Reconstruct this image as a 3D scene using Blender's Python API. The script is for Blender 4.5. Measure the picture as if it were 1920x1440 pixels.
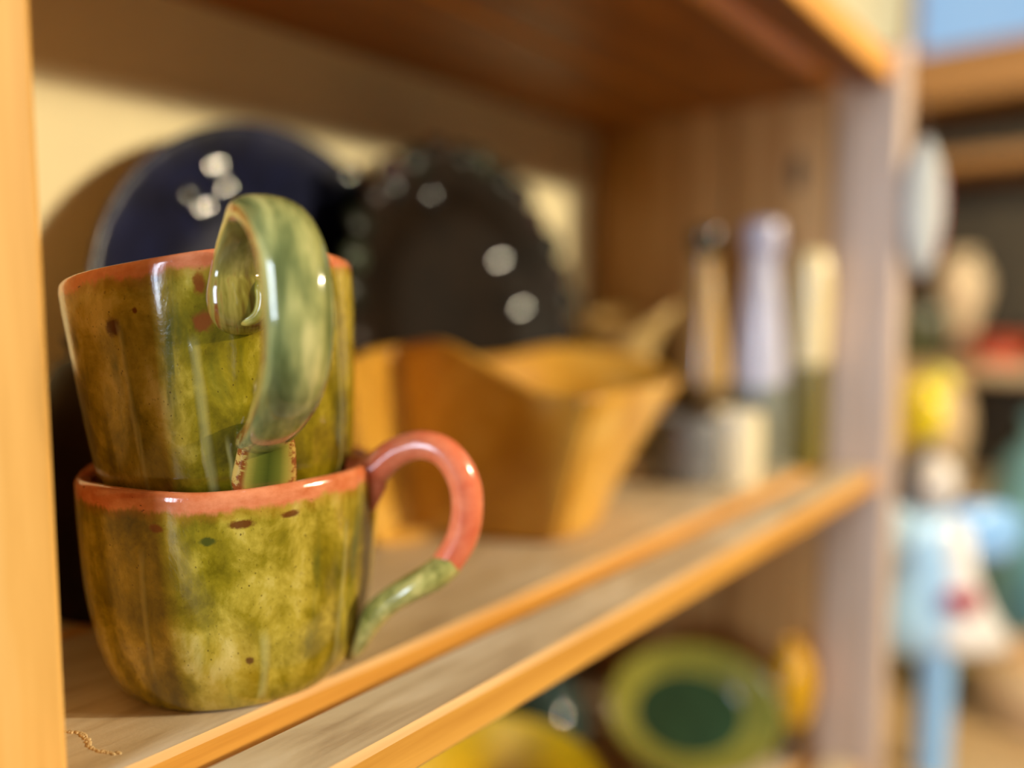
import bpy, math, random
from mathutils import Vector, Matrix, noise

for o in list(bpy.data.objects):
    bpy.data.objects.remove(o)
scene = bpy.context.scene
COL = scene.collection
S = 0.11            # one scene unit (the lens height above the shelf) in metres
PI = math.pi
random.seed(7)

# ------------------------------------------------------------------ camera
F_PX = 1500.0
PITCH = math.atan2(130, F_PX)
YAW = math.atan(1210 / F_PX * math.cos(PITCH))
FW = Vector((math.cos(YAW) * math.cos(PITCH), math.sin(YAW) * math.cos(PITCH), -math.sin(PITCH)))
RT = Vector((math.sin(YAW), -math.cos(YAW), 0))
UP = RT.cross(FW)
cam_d = bpy.data.cameras.new('camera')
cam = bpy.data.objects.new('camera', cam_d)
COL.objects.link(cam)
cam.matrix_world = Matrix(((RT.x, UP.x, -FW.x, 0), (RT.y, UP.y, -FW.y, 0), (RT.z, UP.z, -FW.z, S), (0, 0, 0, 1)))
cam_d.sensor_width = 36
cam_d.lens = F_PX / 1920 * 36
cam_d.clip_start = 0.01
cam_d.dof.use_dof = True
cam_d.dof.focus_distance = 1.90 * S
cam_d.dof.aperture_fstop = 2.2
cam_d.dof.aperture_blades = 0
scene.camera = cam

# ------------------------------------------------------------------ light
world = bpy.data.worlds.new('room_ambient')
scene.world = world
world.use_nodes = True
bg = world.node_tree.nodes['Background']
bg.inputs['Color'].default_value = (1.0, 0.86, 0.68, 1)
bg.inputs['Strength'].default_value = 0.11

def point_light(name, loc, watts, col, radius):
    d = bpy.data.lights.new(name, 'POINT')
    d.energy = watts; d.color = col; d.shadow_soft_size = radius
    o = bpy.data.objects.new(name, d); COL.objects.link(o)
    o.location = Vector(loc) * S
    return o
def area_light(name, loc, target, sx, sy, watts, col):
    d = bpy.data.lights.new(name, 'AREA')
    d.shape = 'RECTANGLE'; d.size = sx * S; d.size_y = sy * S
    d.energy = watts; d.color = col
    o = bpy.data.objects.new(name, d); COL.objects.link(o)
    o.location = Vector(loc) * S
    v = (Vector(target) - Vector(loc)).normalized()
    o.rotation_euler = v.to_track_quat('-Z', 'Y').to_euler()
    return o
WARM = (1.0, 0.84, 0.58)
point_light('ceiling_spot_light', (6.6, -6.5, 4.25), 47, WARM, 0.016)
point_light('ceiling_spot_light', (7.2, -6.1, 4.45), 9, WARM, 0.016)
point_light('ceiling_spot_light', (5.9, -6.9, 4.1), 9, WARM, 0.016)
area_light('window_daylight', (-15, -0.7, 3.6), (2, 1.4, 0.8), 4.5, 9.0, 40, (0.70, 0.82, 1.0))
scene.view_settings.view_transform = 'Standard'
scene.view_settings.look = 'None'
scene.view_settings.exposure = 0.0
scene.view_settings.gamma = 1.0
scene.view_settings.use_curve_mapping = False

# ------------------------------------------------------------------ material helpers
def rgb(r, g, b):
    def f(c):
        c /= 255.0
        return c / 12.92 if c <= 0.04045 else ((c + 0.055) / 1.055) ** 2.4
    return (f(r), f(g), f(b), 1.0)

class NT:
    def __init__(self, name):
        self.m = bpy.data.materials.new(name); self.m.use_nodes = True
        self.t = self.m.node_tree
        self.b = self.t.nodes['Principled BSDF']
    def n(self, kind, **kw):
        nd = self.t.nodes.new(kind)
        for k, v in kw.items():
            setattr(nd, k, v)
        return nd
    def put(self, sock, v):
        if hasattr(v, 'is_linked'):
            self.t.links.new(v, sock)
        else:
            sock.default_value = v
    def coord(self, kind='Object', scale=(1, 1, 1), loc=(0, 0, 0)):
        tc = self.n('ShaderNodeTexCoord'); mp = self.n('ShaderNodeMapping')
        self.t.links.new(tc.outputs[kind], mp.inputs['Vector'])
        mp.inputs['Scale'].default_value = scale; mp.inputs['Location'].default_value = loc
        return mp.outputs['Vector']
    def noise(self, vec, scale=1.0, detail=3.0, rough=0.5, dist=0.0):
        nd = self.n('ShaderNodeTexNoise')
        self.put(nd.inputs['Vector'], vec)
        nd.inputs['Scale'].default_value = scale; nd.inputs['Detail'].default_value = detail
        nd.inputs['Roughness'].default_value = rough; nd.inputs['Distortion'].default_value = dist
        return nd.outputs['Fac']
    def voro(self, vec, scale=1.0, feature='F1'):
        nd = self.n('ShaderNodeTexVoronoi', feature=feature)
        self.put(nd.inputs['Vector'], vec); nd.inputs['Scale'].default_value = scale
        return nd.outputs['Distance']
    def ramp(self, fac, stops):
        nd = self.n('ShaderNodeValToRGB')
        self.put(nd.inputs['Fac'], fac)
        el = nd.color_ramp.elements
        while len(el) < len(stops):
            el.new(0.5)
        for e, (p, c) in zip(el, stops):
            e.position = p; e.color = c
        return nd.outputs['Color']
    def step(self, fac, a, b):
        nd = self.n('ShaderNodeMapRange', interpolation_type='SMOOTHSTEP')
        self.put(nd.inputs['Value'], fac)
        nd.inputs['From Min'].default_value = a; nd.inputs['From Max'].default_value = b
        return nd.outputs['Result']
    def math(self, op, a, b=0.0, c=None):
        nd = self.n('ShaderNodeMath', operation=op)
        self.put(nd.inputs[0], a); self.put(nd.inputs[1], b)
        if c is not None: self.put(nd.inputs[2], c)
        return nd.outputs[0]
    def mix(self, fac, a, b):
        nd = self.n('ShaderNodeMix', data_type='RGBA')
        self.put(nd.inputs['Factor'], fac); self.put(nd.inputs['A'] if False else nd.inputs[6], a); self.put(nd.inputs[7], b)
        return nd.outputs[2]
    def sep(self, vec):
        nd = self.n('ShaderNodeSeparateXYZ'); self.put(nd.inputs[0], vec)
        return nd.outputs
    def spot(self, vec, u, v, ru, rv, wob=None):
        """a soft round mark around (u, v) in the unwrapped coordinates"""
        s = self.sep(vec)
        a = self.math('DIVIDE', self.math('SUBTRACT', s[0], u), ru)
        b = self.math('DIVIDE', self.math('SUBTRACT', s[1], v), rv)
        d = self.math('SQRT', self.math('ADD', self.math('MULTIPLY', a, a), self.math('MULTIPLY', b, b)))
        if wob is not None:
            d = self.math('ADD', d, self.math('MULTIPLY', self.math('SUBTRACT', wob, 0.5), 1.2))
        return self.step(d, 1.15, 0.55)
    def bump(self, h, strength=0.2, dist=0.001):
        nd = self.n('ShaderNodeBump')
        self.put(nd.inputs['Height'], h)
        nd.inputs['Strength'].default_value = strength; nd.inputs['Distance'].default_value = dist
        self.t.links.new(nd.outputs['Normal'], self.b.inputs['Normal'])
    def done(self, color, rough=0.5, coat=0.0, spec=0.5):
        self.put(self.b.inputs['Base Color'], color); self.put(self.b.inputs['Roughness'], rough)
        self.b.inputs['Coat Weight'].default_value = coat
        self.b.inputs['Coat Roughness'].default_value = 0.06
        self.b.inputs['Specular IOR Level'].default_value = spec
        return self.m

def wood(name, c_dark, c_mid, c_light, axis=0, rough=0.5, spec=0.4, bump=0.15):
    k = NT(name)
    sc = [190.0, 190.0, 190.0]; sc[axis] = 7.0
    v = k.coord('Object', tuple(sc))
    sb = [26.0, 26.0, 26.0]; sb[axis] = 2.5
    vb = k.coord('Object', tuple(sb), (3.1, 1.7, 0.4))
    g = k.noise(v, 1.0, 5, 0.6, 0.4)
    big = k.noise(vb, 1.0, 3, 0.5, 0.8)
    f = k.math('ADD', k.math('MULTIPLY', g, 0.45), k.math('MULTIPLY', big, 0.55))
    col = k.ramp(f, [(0.33, c_dark), (0.5, c_mid), (0.66, c_light)])
    k.bump(g, bump, 0.0006)
    return k.done(col, rough, 0.0, spec)

def plain(name, c, rough=0.4, coat=0.0, var=0.18, scale=30.0, spec=0.5):
    k = NT(name)
    v = k.coord('Object')
    n = k.noise(v, scale, 3, 0.55)
    d = tuple(x * (1 - var) for x in c[:3]) + (1,)
    l = tuple(min(1, x * (1 + var)) for x in c[:3]) + (1,)
    return k.done(k.ramp(n, [(0.35, d), (0.65, l)]), rough, coat, spec)

# ------------------------------------------------------------------ mesh helpers
class MB:
    def __init__(self):
        self.v = []; self.f = []; self.uv = []; self.mi = []
    def grid(self, rows, uvs=None, close_u=False, close_v=False, mi=0):
        """rows: list of rows of points"""
        b = len(self.v); nr = len(rows); nc = len(rows[0])
        for r in rows:
            self.v.extend([Vector(p) for p in r])
        def q(i, j): return b + (i % nr) * nc + (j % nc)
        for i in range(nr if close_v else nr - 1):
            for j in range(nc if close_u else nc - 1):
                self.f.append((q(i, j), q(i, j + 1), q(i + 1, j + 1), q(i + 1, j))); self.mi.append(mi)
                if uvs is None:
                    self.uv.append(((0, 0),) * 4)
                else:
                    self.uv.append((uvs(i, j), uvs(i, j + 1), uvs(i + 1, j + 1), uvs(i + 1, j)))
        return b
    def face(self, idx, uv=None, mi=0):
        self.f.append(tuple(idx)); self.mi.append(mi)
        self.uv.append(tuple(uv) if uv else ((0, 0),) * len(idx))
    def box(self, a, b, ch=0.0, mi=0, mi_top=None, mi_ch=None):
        """a bevelled box from corner a to corner b; ch = chamfer"""
        ax, ay, az = a; bx, by, bz = b
        base = len(self.v)
        idx = {}
        for sx in (0, 1):
            for sy in (0, 1):
                for sz in (0, 1):
                    for ax_i in range(3):
                        p = []
                        for k, (lo, hi, s) in enumerate(((ax, bx, sx), (ay, by, sy), (az, bz, sz))):
                            e = hi if s else lo
                            if k != ax_i:
                                e += -ch if s else ch
                            p.append(e)
                        idx[(sx, sy, sz, ax_i)] = len(self.v); self.v.append(Vector(p))
        top = mi if mi_top is None else mi_top
        chm = mi if mi_ch is None else mi_ch
        for k in range(3):
            o = [i for i in range(3) if i != k]
            for s in (0, 1):
                ring = []
                for (p, q) in ((0, 0), (1, 0), (1, 1), (0, 1)):
                    t = [0, 0, 0]; t[k] = s; t[o[0]] = p; t[o[1]] = q
                    ring.append(idx[(t[0], t[1], t[2], k)])
                self.face(ring, mi=(top if (k == 2 and s == 1) else mi))
        for k in range(3):                       # edges parallel to axis k
            o = [i for i in range(3) if i != k]
            for p in (0, 1):
                for q in (0, 1):
                    t0 = [0, 0, 0]; t1 = [0, 0, 0]
                    t1[k] = 1
                    for t in (t0, t1):
                        t[o[0]] = p; t[o[1]] = q
                    self.face((idx[(*t0, o[0])], idx[(*t1, o[0])], idx[(*t1, o[1])], idx[(*t0, o[1])]), mi=chm)
        for sx in (0, 1):
            for sy in (0, 1):
                for sz in (0, 1):
                    self.face(tuple(idx[(sx, sy, sz, k)] for k in range(3)), mi=chm)
    def build(self, name, mats, origin=(0, 0, 0), parent=None, smooth=True, subsurf=0, solid=0.0, fix=True):
        o0 = Vector(origin)
        me = bpy.data.meshes.new(name)
        me.from_pydata([tuple((p - o0) * S) for p in self.v], [], self.f)
        uvl = me.uv_layers.new(name='UVMap')
        li = 0
        for p, uv in zip(me.polygons, self.uv):
            for k in range(p.loop_total):
                uvl.data[li].uv = uv[k]; li += 1
        for p, mi in zip(me.polygons, self.mi):
            p.material_index = mi; p.use_smooth = smooth
        if fix:
            import bmesh
            bm = bmesh.new(); bm.from_mesh(me)
            bmesh.ops.recalc_face_normals(bm, faces=bm.faces)
            bm.to_mesh(me); bm.free()
        if not isinstance(mats, (list, tuple)): mats = [mats]
        for m in mats: me.materials.append(m)
        ob = bpy.data.objects.new(name, me); COL.objects.link(ob)
        if parent is not None:
            ob.parent = parent
            ob.location = o0 * S - parent['_o'] if False else (o0 * S - ORIG[parent.name])
        else:
            ob.location = o0 * S
        ORIG[ob.name] = o0 * S
        if solid:
            md = ob.modifiers.new('thickness', 'SOLIDIFY'); md.thickness = solid * S; md.offset = -1
        if subsurf:
            md = ob.modifiers.new('smooth', 'SUBSURF'); md.levels = subsurf; md.render_levels = subsurf
        return ob
ORIG = {}

def tag(o, label=None, cat=None, group=None, kind=None):
    if label: o['label'] = label
    if cat: o['category'] = cat
    if group: o['group'] = group
    if kind: o['kind'] = kind
    return o
def thing(name, origin, label, cat, group=None):
    o = bpy.data.objects.new(name, None); COL.objects.link(o)
    o.location = Vector(origin) * S; o.empty_display_size = 0.01
    ORIG[o.name] = Vector(origin) * S
    return tag(o, label, cat, group)
def catmull(pts, n, closed=False):
    """n samples per segment through tuples of any length"""
    out = []; m = len(pts); segs = m if closed else m - 1
    for i in range(segs):
        g = lambda k: pts[k % m] if closed else pts[min(max(k, 0), m - 1)]
        p0, p1, p2, p3 = g(i - 1), g(i), g(i + 1), g(i + 2)
        for s in range(n):
            t = s / n
            out.append(tuple(0.5 * (2 * b + (c - a) * t + (2 * a - 5 * b + 4 * c - d) * t * t + (3 * b - a - 3 * c + d) * t ** 3)
                             for a, b, c, d in zip(p0, p1, p2, p3)))
    if not closed: out.append(tuple(pts[-1]))
    return out
def lathe(prof, centre, n=64, warp=None, seam=0.0, mb=None, per=6, smoothp=True, mi=0, vfun=None, axis=None):
    """revolve (r, z) about a vertical axis at centre; warp(theta, r, z) -> (r, z)"""
    mb = mb or MB()
    pr = catmull(prof, per) if smoothp else prof
    cx, cy, cz = centre
    rows = []
    for (r, z) in pr:
        row = []
        for j in range(n + 1):
            th = seam + 2 * PI * j / n
            rr, zz = warp(th, r, z) if warp else (r, z)
            p = Vector((rr * math.cos(th), rr * math.sin(th), zz))
            if axis: p = axis @ p
            row.append((cx + p.x, cy + p.y, cz + p.z))
        rows.append(row)
    rmax = max(r for r, _ in pr)
    arc = [0.0]
    for i in range(1, len(pr)):
        arc.append(arc[-1] + math.hypot(pr[i][0] - pr[i - 1][0], pr[i][1] - pr[i - 1][1]))
    def uv(i, j):
        return ((j / n) * 2 * PI * rmax, vfun(i, pr, arc) if vfun else pr[i][1])
    mb.grid(rows, uv, mi=mi)
    return mb
def sweep(path, ref, n=20, per=8, mb=None, mi=0, power=1.0):
    """path: tuples (x, y, z, half_width, half_thick); ref: direction of the width"""
    mb = mb or MB()
    pts = catmull(path, per)
    rows = []; L = [0.0]; m = len(pts)
    for i, p in enumerate(pts):
        c = Vector(p[:3])
        a = Vector(pts[max(i - 1, 0)][:3]); b = Vector(pts[min(i + 1, m - 1)][:3])
        t = (b - a).normalized()
        rf = Vector(ref(i / (m - 1))) if callable(ref) else Vector(ref)
        w = (rf - t * rf.dot(t)).normalized(); nn = t.cross(w)
        row = []
        for j in range(n + 1):
            th = 2 * PI * j / n
            cs, sn = math.cos(th), math.sin(th)
            cs = math.copysign(abs(cs) ** power, cs); sn = math.copysign(abs(sn) ** power, sn)
            row.append(c + w * (p[3] * cs) + nn * (p[4] * sn))
        rows.append(row)
        if i: L.append(L[-1] + (c - Vector(pts[i - 1][:3])).length)
    tot = L[-1]
    mb.grid(rows, lambda i, j: (j / n, L[i] / tot), mi=mi)
    for i, row in ((0, rows[0]), (m - 1, rows[-1])):       # caps
        base = len(mb.v); c = sum((Vector(p) for p in row[:-1]), Vector()) / n
        mb.v.append(c); mb.v.extend([Vector(p) for p in row])
        for j in range(n):
            mb.face((base, base + 1 + j, base + 2 + j), [(j / n, i / (m - 1))] * 3, mi)
    return mb
def ball(c, rx, ry=None, rz=None, n=20, mb=None, mi=0):
    mb = mb or MB(); ry = ry or rx; rz = rz or rx
    rows = []
    for i in range(n // 2 + 1):
        ph = -PI / 2 + PI * i / (n // 2)
        rows.append([(c[0] + rx * math.cos(ph) * math.cos(2 * PI * j / n), c[1] + ry * math.cos(ph) * math.sin(2 * PI * j / n),
                      c[2] + rz * math.sin(ph)) for j in range(n + 1)])
    mb.grid(rows, lambda i, j: (j / n, i / (n // 2)), mi=mi)
    return mb
def at(x, y, depth):
    """the point a given distance in front of the lens on the sight line of a photograph pixel"""
    return Vector((0, 0, 1)) + (FW * F_PX + RT * (x - 960) + UP * (720 - y)) * (depth / F_PX)

# ------------------------------------------------------------------ materials
M = {}
M['slat_top'] = None
k = NT('worn_greyed_board_face')
v = k.coord('Object', (9, 170, 170)); vb = k.coord('Object', (14, 45, 45), (2, 5, 1)); vf = k.coord('Object', (1, 1, 1))
g = k.noise(v, 1, 5, 0.6, 0.5); bb = k.noise(vb, 1, 4, 0.55, 1.2)
col = k.ramp(k.math('ADD', k.math('MULTIPLY', g, 0.4), k.math('MULTIPLY', bb, 0.6)),
             [(0.30, rgb(164, 138, 104)), (0.46, rgb(204, 182, 146)), (0.58, rgb(220, 202, 170)), (0.72, rgb(208, 194, 180))])
k.bump(k.math('ADD', g, k.math('MULTIPLY', k.noise(vf, 900, 2), 0.5)), 0.25, 0.0006)
M['slat_top'] = k.done(col, k.ramp(bb, [(0.35, (0.55,) * 3 + (1,)), (0.7, (0.36,) * 3 + (1,))]), 0.0, 0.5)
M['edge'] = wood('fresh_orange_pine_edge', rgb(200, 138, 50), rgb(228, 168, 74), rgb(240, 190, 104), 0, 0.5)
M['arris'] = wood('lit_pine_arris', rgb(214, 160, 92), rgb(234, 188, 124), rgb(244, 208, 150), 0, 0.45)  # paler colour paints in the light the chamfer catches
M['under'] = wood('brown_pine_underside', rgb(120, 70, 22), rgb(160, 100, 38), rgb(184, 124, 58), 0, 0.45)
M['panel'] = wood('brown_pine_side', rgb(148, 96, 42), rgb(184, 132, 70), rgb(204, 158, 100), 2, 0.45, 0.4)
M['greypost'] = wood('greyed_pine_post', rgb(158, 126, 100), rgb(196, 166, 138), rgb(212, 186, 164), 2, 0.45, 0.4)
M['post'] = wood('honey_pine_post', rgb(214, 160, 78), rgb(236, 184, 102), rgb(244, 204, 132), 2, 0.5)
M['wall'] = plain('cream_plaster', rgb(246, 234, 190), 0.9, 0, 0.04, 14, 0.2)
M['darkwall'] = plain('olive_brown_wall', rgb(96, 82, 56), 0.9, 0, 0.08, 6, 0.2)
M['floor'] = wood('floor_boards', rgb(90, 64, 40), rgb(116, 84, 54), rgb(138, 104, 70), 0, 0.5)

# ------------------------------------------------------------------ room
YB = 3.55; XR = 5.45; YF = 1.36; ZU = 2.43; ZL = -2.0
def struct(name, a, b, mat, ch=0.0):
    mb = MB(); mb.box(a, b, ch)
    o = mb.build(name, mat, ((a[0] + b[0]) / 2, (a[1] + b[1]) / 2, a[2]), smooth=False)
    return tag(o, kind='structure')
ZF = -9.0
struct('floor', (-18, -14, ZF - 0.4), (19, YB + 0.5, ZF), M['floor'])
struct('wall_back', (-18, YB, ZF), (19, YB + 0.5, 16), M['wall'])
# right wall with a window opening (z 4.35..9, y -3..3.2)
wr = MB()
for a, b in (((15.2, -14, ZF), (15.6, YB, 4.35)), ((15.2, -14, 9.5), (15.6, YB, 16)),
             ((15.2, -14, 4.35), (15.6, -4, 9.5)), ((15.2, 3.50, 4.35), (15.6, YB, 9.5))):
    wr.box(a, b)
tag(wr.build('wall_right', M['darkwall'], (15.4, 0, ZF), smooth=False), kind='structure')
k = NT('daylit_window_sky')
k.b.inputs['Emission Color'].default_value = rgb(140, 178, 214); k.b.inputs['Emission Strength'].default_value = 1.0
M['sky'] = k.done(rgb(60, 80, 100), 0.1)
win = MB(); win.box((15.38, -4, 4.35), (15.42, 3.5, 9.5))
wo = tag(win.build('window_1', M['sky'], (15.4, -0.35, 4.35), smooth=False), kind='structure')
for a, b in (((15.1, -4, 4.35), (15.36, 3.5, 4.5)), ((15.1, -4, 9.35), (15.36, 3.5, 9.5)), ((15.1, -4, 4.5), (15.36, -3.85, 9.35)),
             ((15.1, 3.44, 4.5), (15.36, 3.5, 9.35)), ((15.2, -0.9, 4.5), (15.36, -0.78, 9.35))):
    m = MB(); m.box(a, b, 0.02); m.build('window_frame', M['under'], a, wo, smooth=False)

# ------------------------------------------------------------------ bookcase
bc = thing('bookcase', (3.0, 2.4, ZF), 'honey brown pine bookcase with gapped slat shelves against the cream wall', 'bookcase')
def slat(name, a, b, label=None, ch=0.012, mats=None):
    mb = MB(); mb.box(a, b, ch, 0, 1, 2)
    o = mb.build(name, mats or [M['edge'], M['slat_top'], M['arris']], a, bc, smooth=False)
    if label: o['label'] = label
    return o
TH = 0.125
XL = -1.2
for z, nm in ((0, 'shelf'), (ZL, 'lower')):
    slat('shelf_slat', (XL, YF, z - TH), (XR, 1.60, z), ch=0.016)
    slat('shelf_slat', (XL, 1.714, z - TH), (XR, 2.60, z), ch=0.016)
    slat('shelf_slat', (XL, 2.64, z - TH), (XR, YB - 0.01, z), ch=0.016)
upm = [M['edge'], M['slat_top'], M['edge']]
def uslat(a, b):
    mb = MB(); mb.box(a, b, 0.014, 0, 1, 2)
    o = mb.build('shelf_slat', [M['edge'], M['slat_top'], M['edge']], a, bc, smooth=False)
    # the underside takes a browner wood colour
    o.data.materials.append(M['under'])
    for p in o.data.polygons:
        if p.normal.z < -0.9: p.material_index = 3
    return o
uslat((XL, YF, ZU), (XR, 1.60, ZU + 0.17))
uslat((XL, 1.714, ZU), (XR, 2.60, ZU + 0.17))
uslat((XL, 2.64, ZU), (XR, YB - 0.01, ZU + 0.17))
# right side: upright boards with a front post
def upr(name, a, b, mat, ch=0.014):
    mb = MB(); mb.box(a, b, ch)
    return mb.build(name, mat, a, bc, smooth=False)
upr('side_board', (XR, 2.42, ZF), (XR + 0.15, YB - 0.01, 2.62), M['panel'])
upr('side_board', (XR, 1.70, ZF), (XR + 0.15, 2.40, 2.62), M['panel'])
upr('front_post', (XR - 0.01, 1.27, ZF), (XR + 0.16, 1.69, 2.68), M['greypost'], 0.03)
# left divider
upr('divider_panel', (0.40, 1.74, 0.0), (0.672, YB - 0.01, ZU), M['post'], 0.012)
M['darkback'] = wood('added_dark_back_board', rgb(52, 34, 16), rgb(70, 48, 24), rgb(86, 60, 32), 0, 0.7, 0.2)  # added boards, coloured dark to dim the back of the lower compartment
upr('added_back_board', (XL, YB - 0.06, ZL), (XR, YB - 0.012, ZL + 0.9), M['darkback'], 0.008)
upr('added_back_board', (XL, YB - 0.06, ZL + 0.91), (XR, YB - 0.012, -TH), M['darkback'], 0.008)
# knot in the side board
k = NT('dark_wood_knot'); M['knot'] = plain('dark_wood_knot', rgb(52, 36, 18), 0.6)
kb = ball((XR, 1.93, 1.95), 0.008, 0.045, 0.12, 16)
kb.build('knot', M['knot'], (XR, 1.93, 1.95), bc)
# dried drip on the board beside the cup
dr = MB()
random.seed(3)
pts = []
for i in range(70):
    t = i / 69
    x = 0.765 + 0.03 * t + 0.012 * math.sin(7 * t) + random.uniform(-0.004, 0.004); y = 2.00 - 0.21 * t
    if random.random() < 0.3: continue
    rr = random.uniform(0.002, 0.006)
    pts.append((x, y, 0.0)); ball((x, y, 0.0), rr, rr * 1.5, 0.003, 10, dr)
dr.build('dried_drip', plain('pale_dried_drip', rgb(205, 176, 128), 0.6), pts[0][:3], bc)

# ------------------------------------------------------------------ mugs
def mug_glaze(name, spots, zr, seedloc, rim_lo=0.036, runs=(), amber=0.5):
    k = NT(name)
    uv = k.coord('UV'); s = k.sep(uv)
    big = k.noise(k.coord('UV', (3.0, 1.6, 1), seedloc), 1.0, 4, 0.55, 0.6)
    streak = k.noise(k.coord('UV', (8, 1.0, 1), seedloc), 1.0, 3, 0.5, 0.7)
    cloud = k.noise(k.coord('UV', (9, 7, 1), seedloc), 1.0, 6, 0.65, 0.3)
    fine = k.noise(k.coord('UV', (90, 60, 1), seedloc), 1.0, 3, 0.6)
    f = k.math('ADD', k.math('MULTIPLY', big, 0.42), k.math('ADD', k.math('MULTIPLY', streak, 0.20), k.math('MULTIPLY', cloud, 0.38)))
    col = k.ramp(f, [(0.37, rgb(66, 58, 6)), (0.445, rgb(112, 98, 12)), (0.50, rgb(144, 126, 24)), (0.55, rgb(184, 162, 56)), (0.63, rgb(226, 204, 116))])
    # amber zones where the glaze thins
    am = k.step(k.noise(k.coord('UV', (2.2, 1.2, 1), (4 + seedloc[0], 2, 0)), 1.0, 3, 0.5), 0.50, 0.68)
    col = k.mix(k.math('MULTIPLY', am, amber), col, rgb(158, 116, 24))
    # dark green runs
    gr = k.step(k.noise(k.coord('UV', (8, 1.4, 1), (9 + seedloc[0], 1, 0)), 1.0, 4, 0.6, 0.4), 0.56, 0.70)
    col = k.mix(k.math('MULTIPLY', gr, 0.75), col, rgb(72, 84, 24))
    # specks
    wsp = k.noise(k.coord('UV', (120, 120, 1), seedloc), 1.0, 2, 0.6)
    sp = k.step(k.math('ADD', k.voro(k.coord('UV', (52, 44, 1), seedloc), 1.0), k.math('MULTIPLY', wsp, 0.30)), 0.29, 0.20)
    sp = k.math('MULTIPLY', sp, k.step(cloud, 0.44, 0.58))
    col = k.mix(k.math('MULTIPLY', sp, 0.75), col, rgb(66, 46, 10))
    sp2 = k.step(fine, 0.61, 0.70)
    col = k.mix(k.math('MULTIPLY', sp2, 0.42), col, rgb(80, 62, 12))
    # rust-brown marks
    wob = k.noise(k.coord('UV', (45, 40, 1)), 1.0, 5, 0.75)
    for (u, v_, ru, rv, c) in spots:
        col = k.mix(k.math('MULTIPLY', k.spot(uv, u, v_, ru, rv, wob), 0.9), col, c)
    # bare pale foot line
    col = k.mix(k.step(k.math('ADD', s[1], k.math('MULTIPLY', wob, 0.012)), 0.016, 0.011), col, rgb(206, 184, 124))
    # coral rim
    edge = k.math('ADD', s[1], k.math('MULTIPLY', k.math('SUBTRACT', k.noise(k.coord('UV', (7, 3, 1), seedloc), 1.0, 5, 0.7), 0.5), 0.10))
    rim = k.step(edge, zr - rim_lo - 0.008, zr - rim_lo + 0.010)
    warm = k.step(edge, zr - rim_lo - 0.035, zr - rim_lo + 0.004)
    col = k.mix(k.math('MULTIPLY', warm, 0.45), col, rgb(172, 110, 30))
    rc = k.ramp(k.noise(k.coord('UV', (14, 20, 1)), 1.0, 4, 0.6), [(0.35, rgb(206, 112, 66)), (0.65, rgb(232, 146, 100))])
    col = k.mix(rim, col, rc)
    rs = k.math('MULTIPLY', k.step(k.noise(k.coord('UV', (16, 34, 1), (2, 3, 0)), 1.0, 4, 0.7), 0.66, 0.70), warm)
    col = k.mix(k.math('MULTIPLY', rs, 0.85), col, rgb(92, 30, 14))
    hgt = k.math('ADD', k.math('MULTIPLY', streak, 0.8), k.math('ADD', k.math('MULTIPLY', cloud, 0.5), k.math('MULTIPLY', fine, 0.10)))
    for (u0, w_, v0, v1) in runs:                     # thick runs of glaze, a paler tint paints their window reflections
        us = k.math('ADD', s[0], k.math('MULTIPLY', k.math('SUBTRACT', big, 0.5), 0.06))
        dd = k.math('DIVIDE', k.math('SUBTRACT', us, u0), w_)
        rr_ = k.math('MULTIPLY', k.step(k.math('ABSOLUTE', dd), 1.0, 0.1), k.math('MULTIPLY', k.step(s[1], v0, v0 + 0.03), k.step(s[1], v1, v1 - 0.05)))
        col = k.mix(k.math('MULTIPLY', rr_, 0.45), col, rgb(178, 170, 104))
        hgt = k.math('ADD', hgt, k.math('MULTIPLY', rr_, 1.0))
    k.bump(hgt, 0.22, 0.0016)
    return k.done(col, 0.13, 0.35, 0.5)

TOCAM = math.atan2(-2.024, -1.255)          # direction from the cups to the lens
RUST = rgb(92, 32, 10)
def make_mug(name, centre, R, H, seedv, prof_k, label, mat, axis=None, rim_wob=None, foot=0.72, group=None):
    root = thing(name, centre, label, 'mug', group)
    wall = 0.042
    outer = [(0.0, 0.0), (foot * R * 0.6, 0.0), (foot * R, 0.004)] + [(kr * R, kz * H) for kr, kz in prof_k]
    top = prof_k[-1][0] * R
    inner = [(top - 0.012, H + 0.012), (top - wall + 0.008, H + 0.004), (top - wall, H - 0.03), (0.93 * R - wall, 0.6 * H),
             (0.84 * R - wall, 0.25 * H), (0.6 * R - wall, 0.10 * H), (0.0, 0.085 * H)]
    def warp(th, r, z):
        c = Vector((math.cos(th) * 1.5 + seedv, math.sin(th) * 1.5, z * 2.2))
        d = noise.noise(c) * 0.014 + noise.noise(c * 3.1) * 0.005
        zz = z
        if rim_wob: zz = z + rim_wob(th) * max(0.0, (z / H - 0.4)) / 0.6
        else: zz = z + noise.noise(Vector((math.cos(th) * 1.3, math.sin(th) * 1.3, seedv))) * 0.012 * (z / H)
        return max(0.0, r * (1 + d)) if r > 0 else 0.0, zz
    def vf(i, pr, arc):
        return pr[i][1] if i <= 6 * (len(outer)) else H + 0.05
    mb = lathe(outer + inner, centre, 144, warp, TOCAM + PI, per=6, vfun=vf, axis=axis)
    o = mb.build('cup_body', mat, centre, root)
    return root

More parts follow.
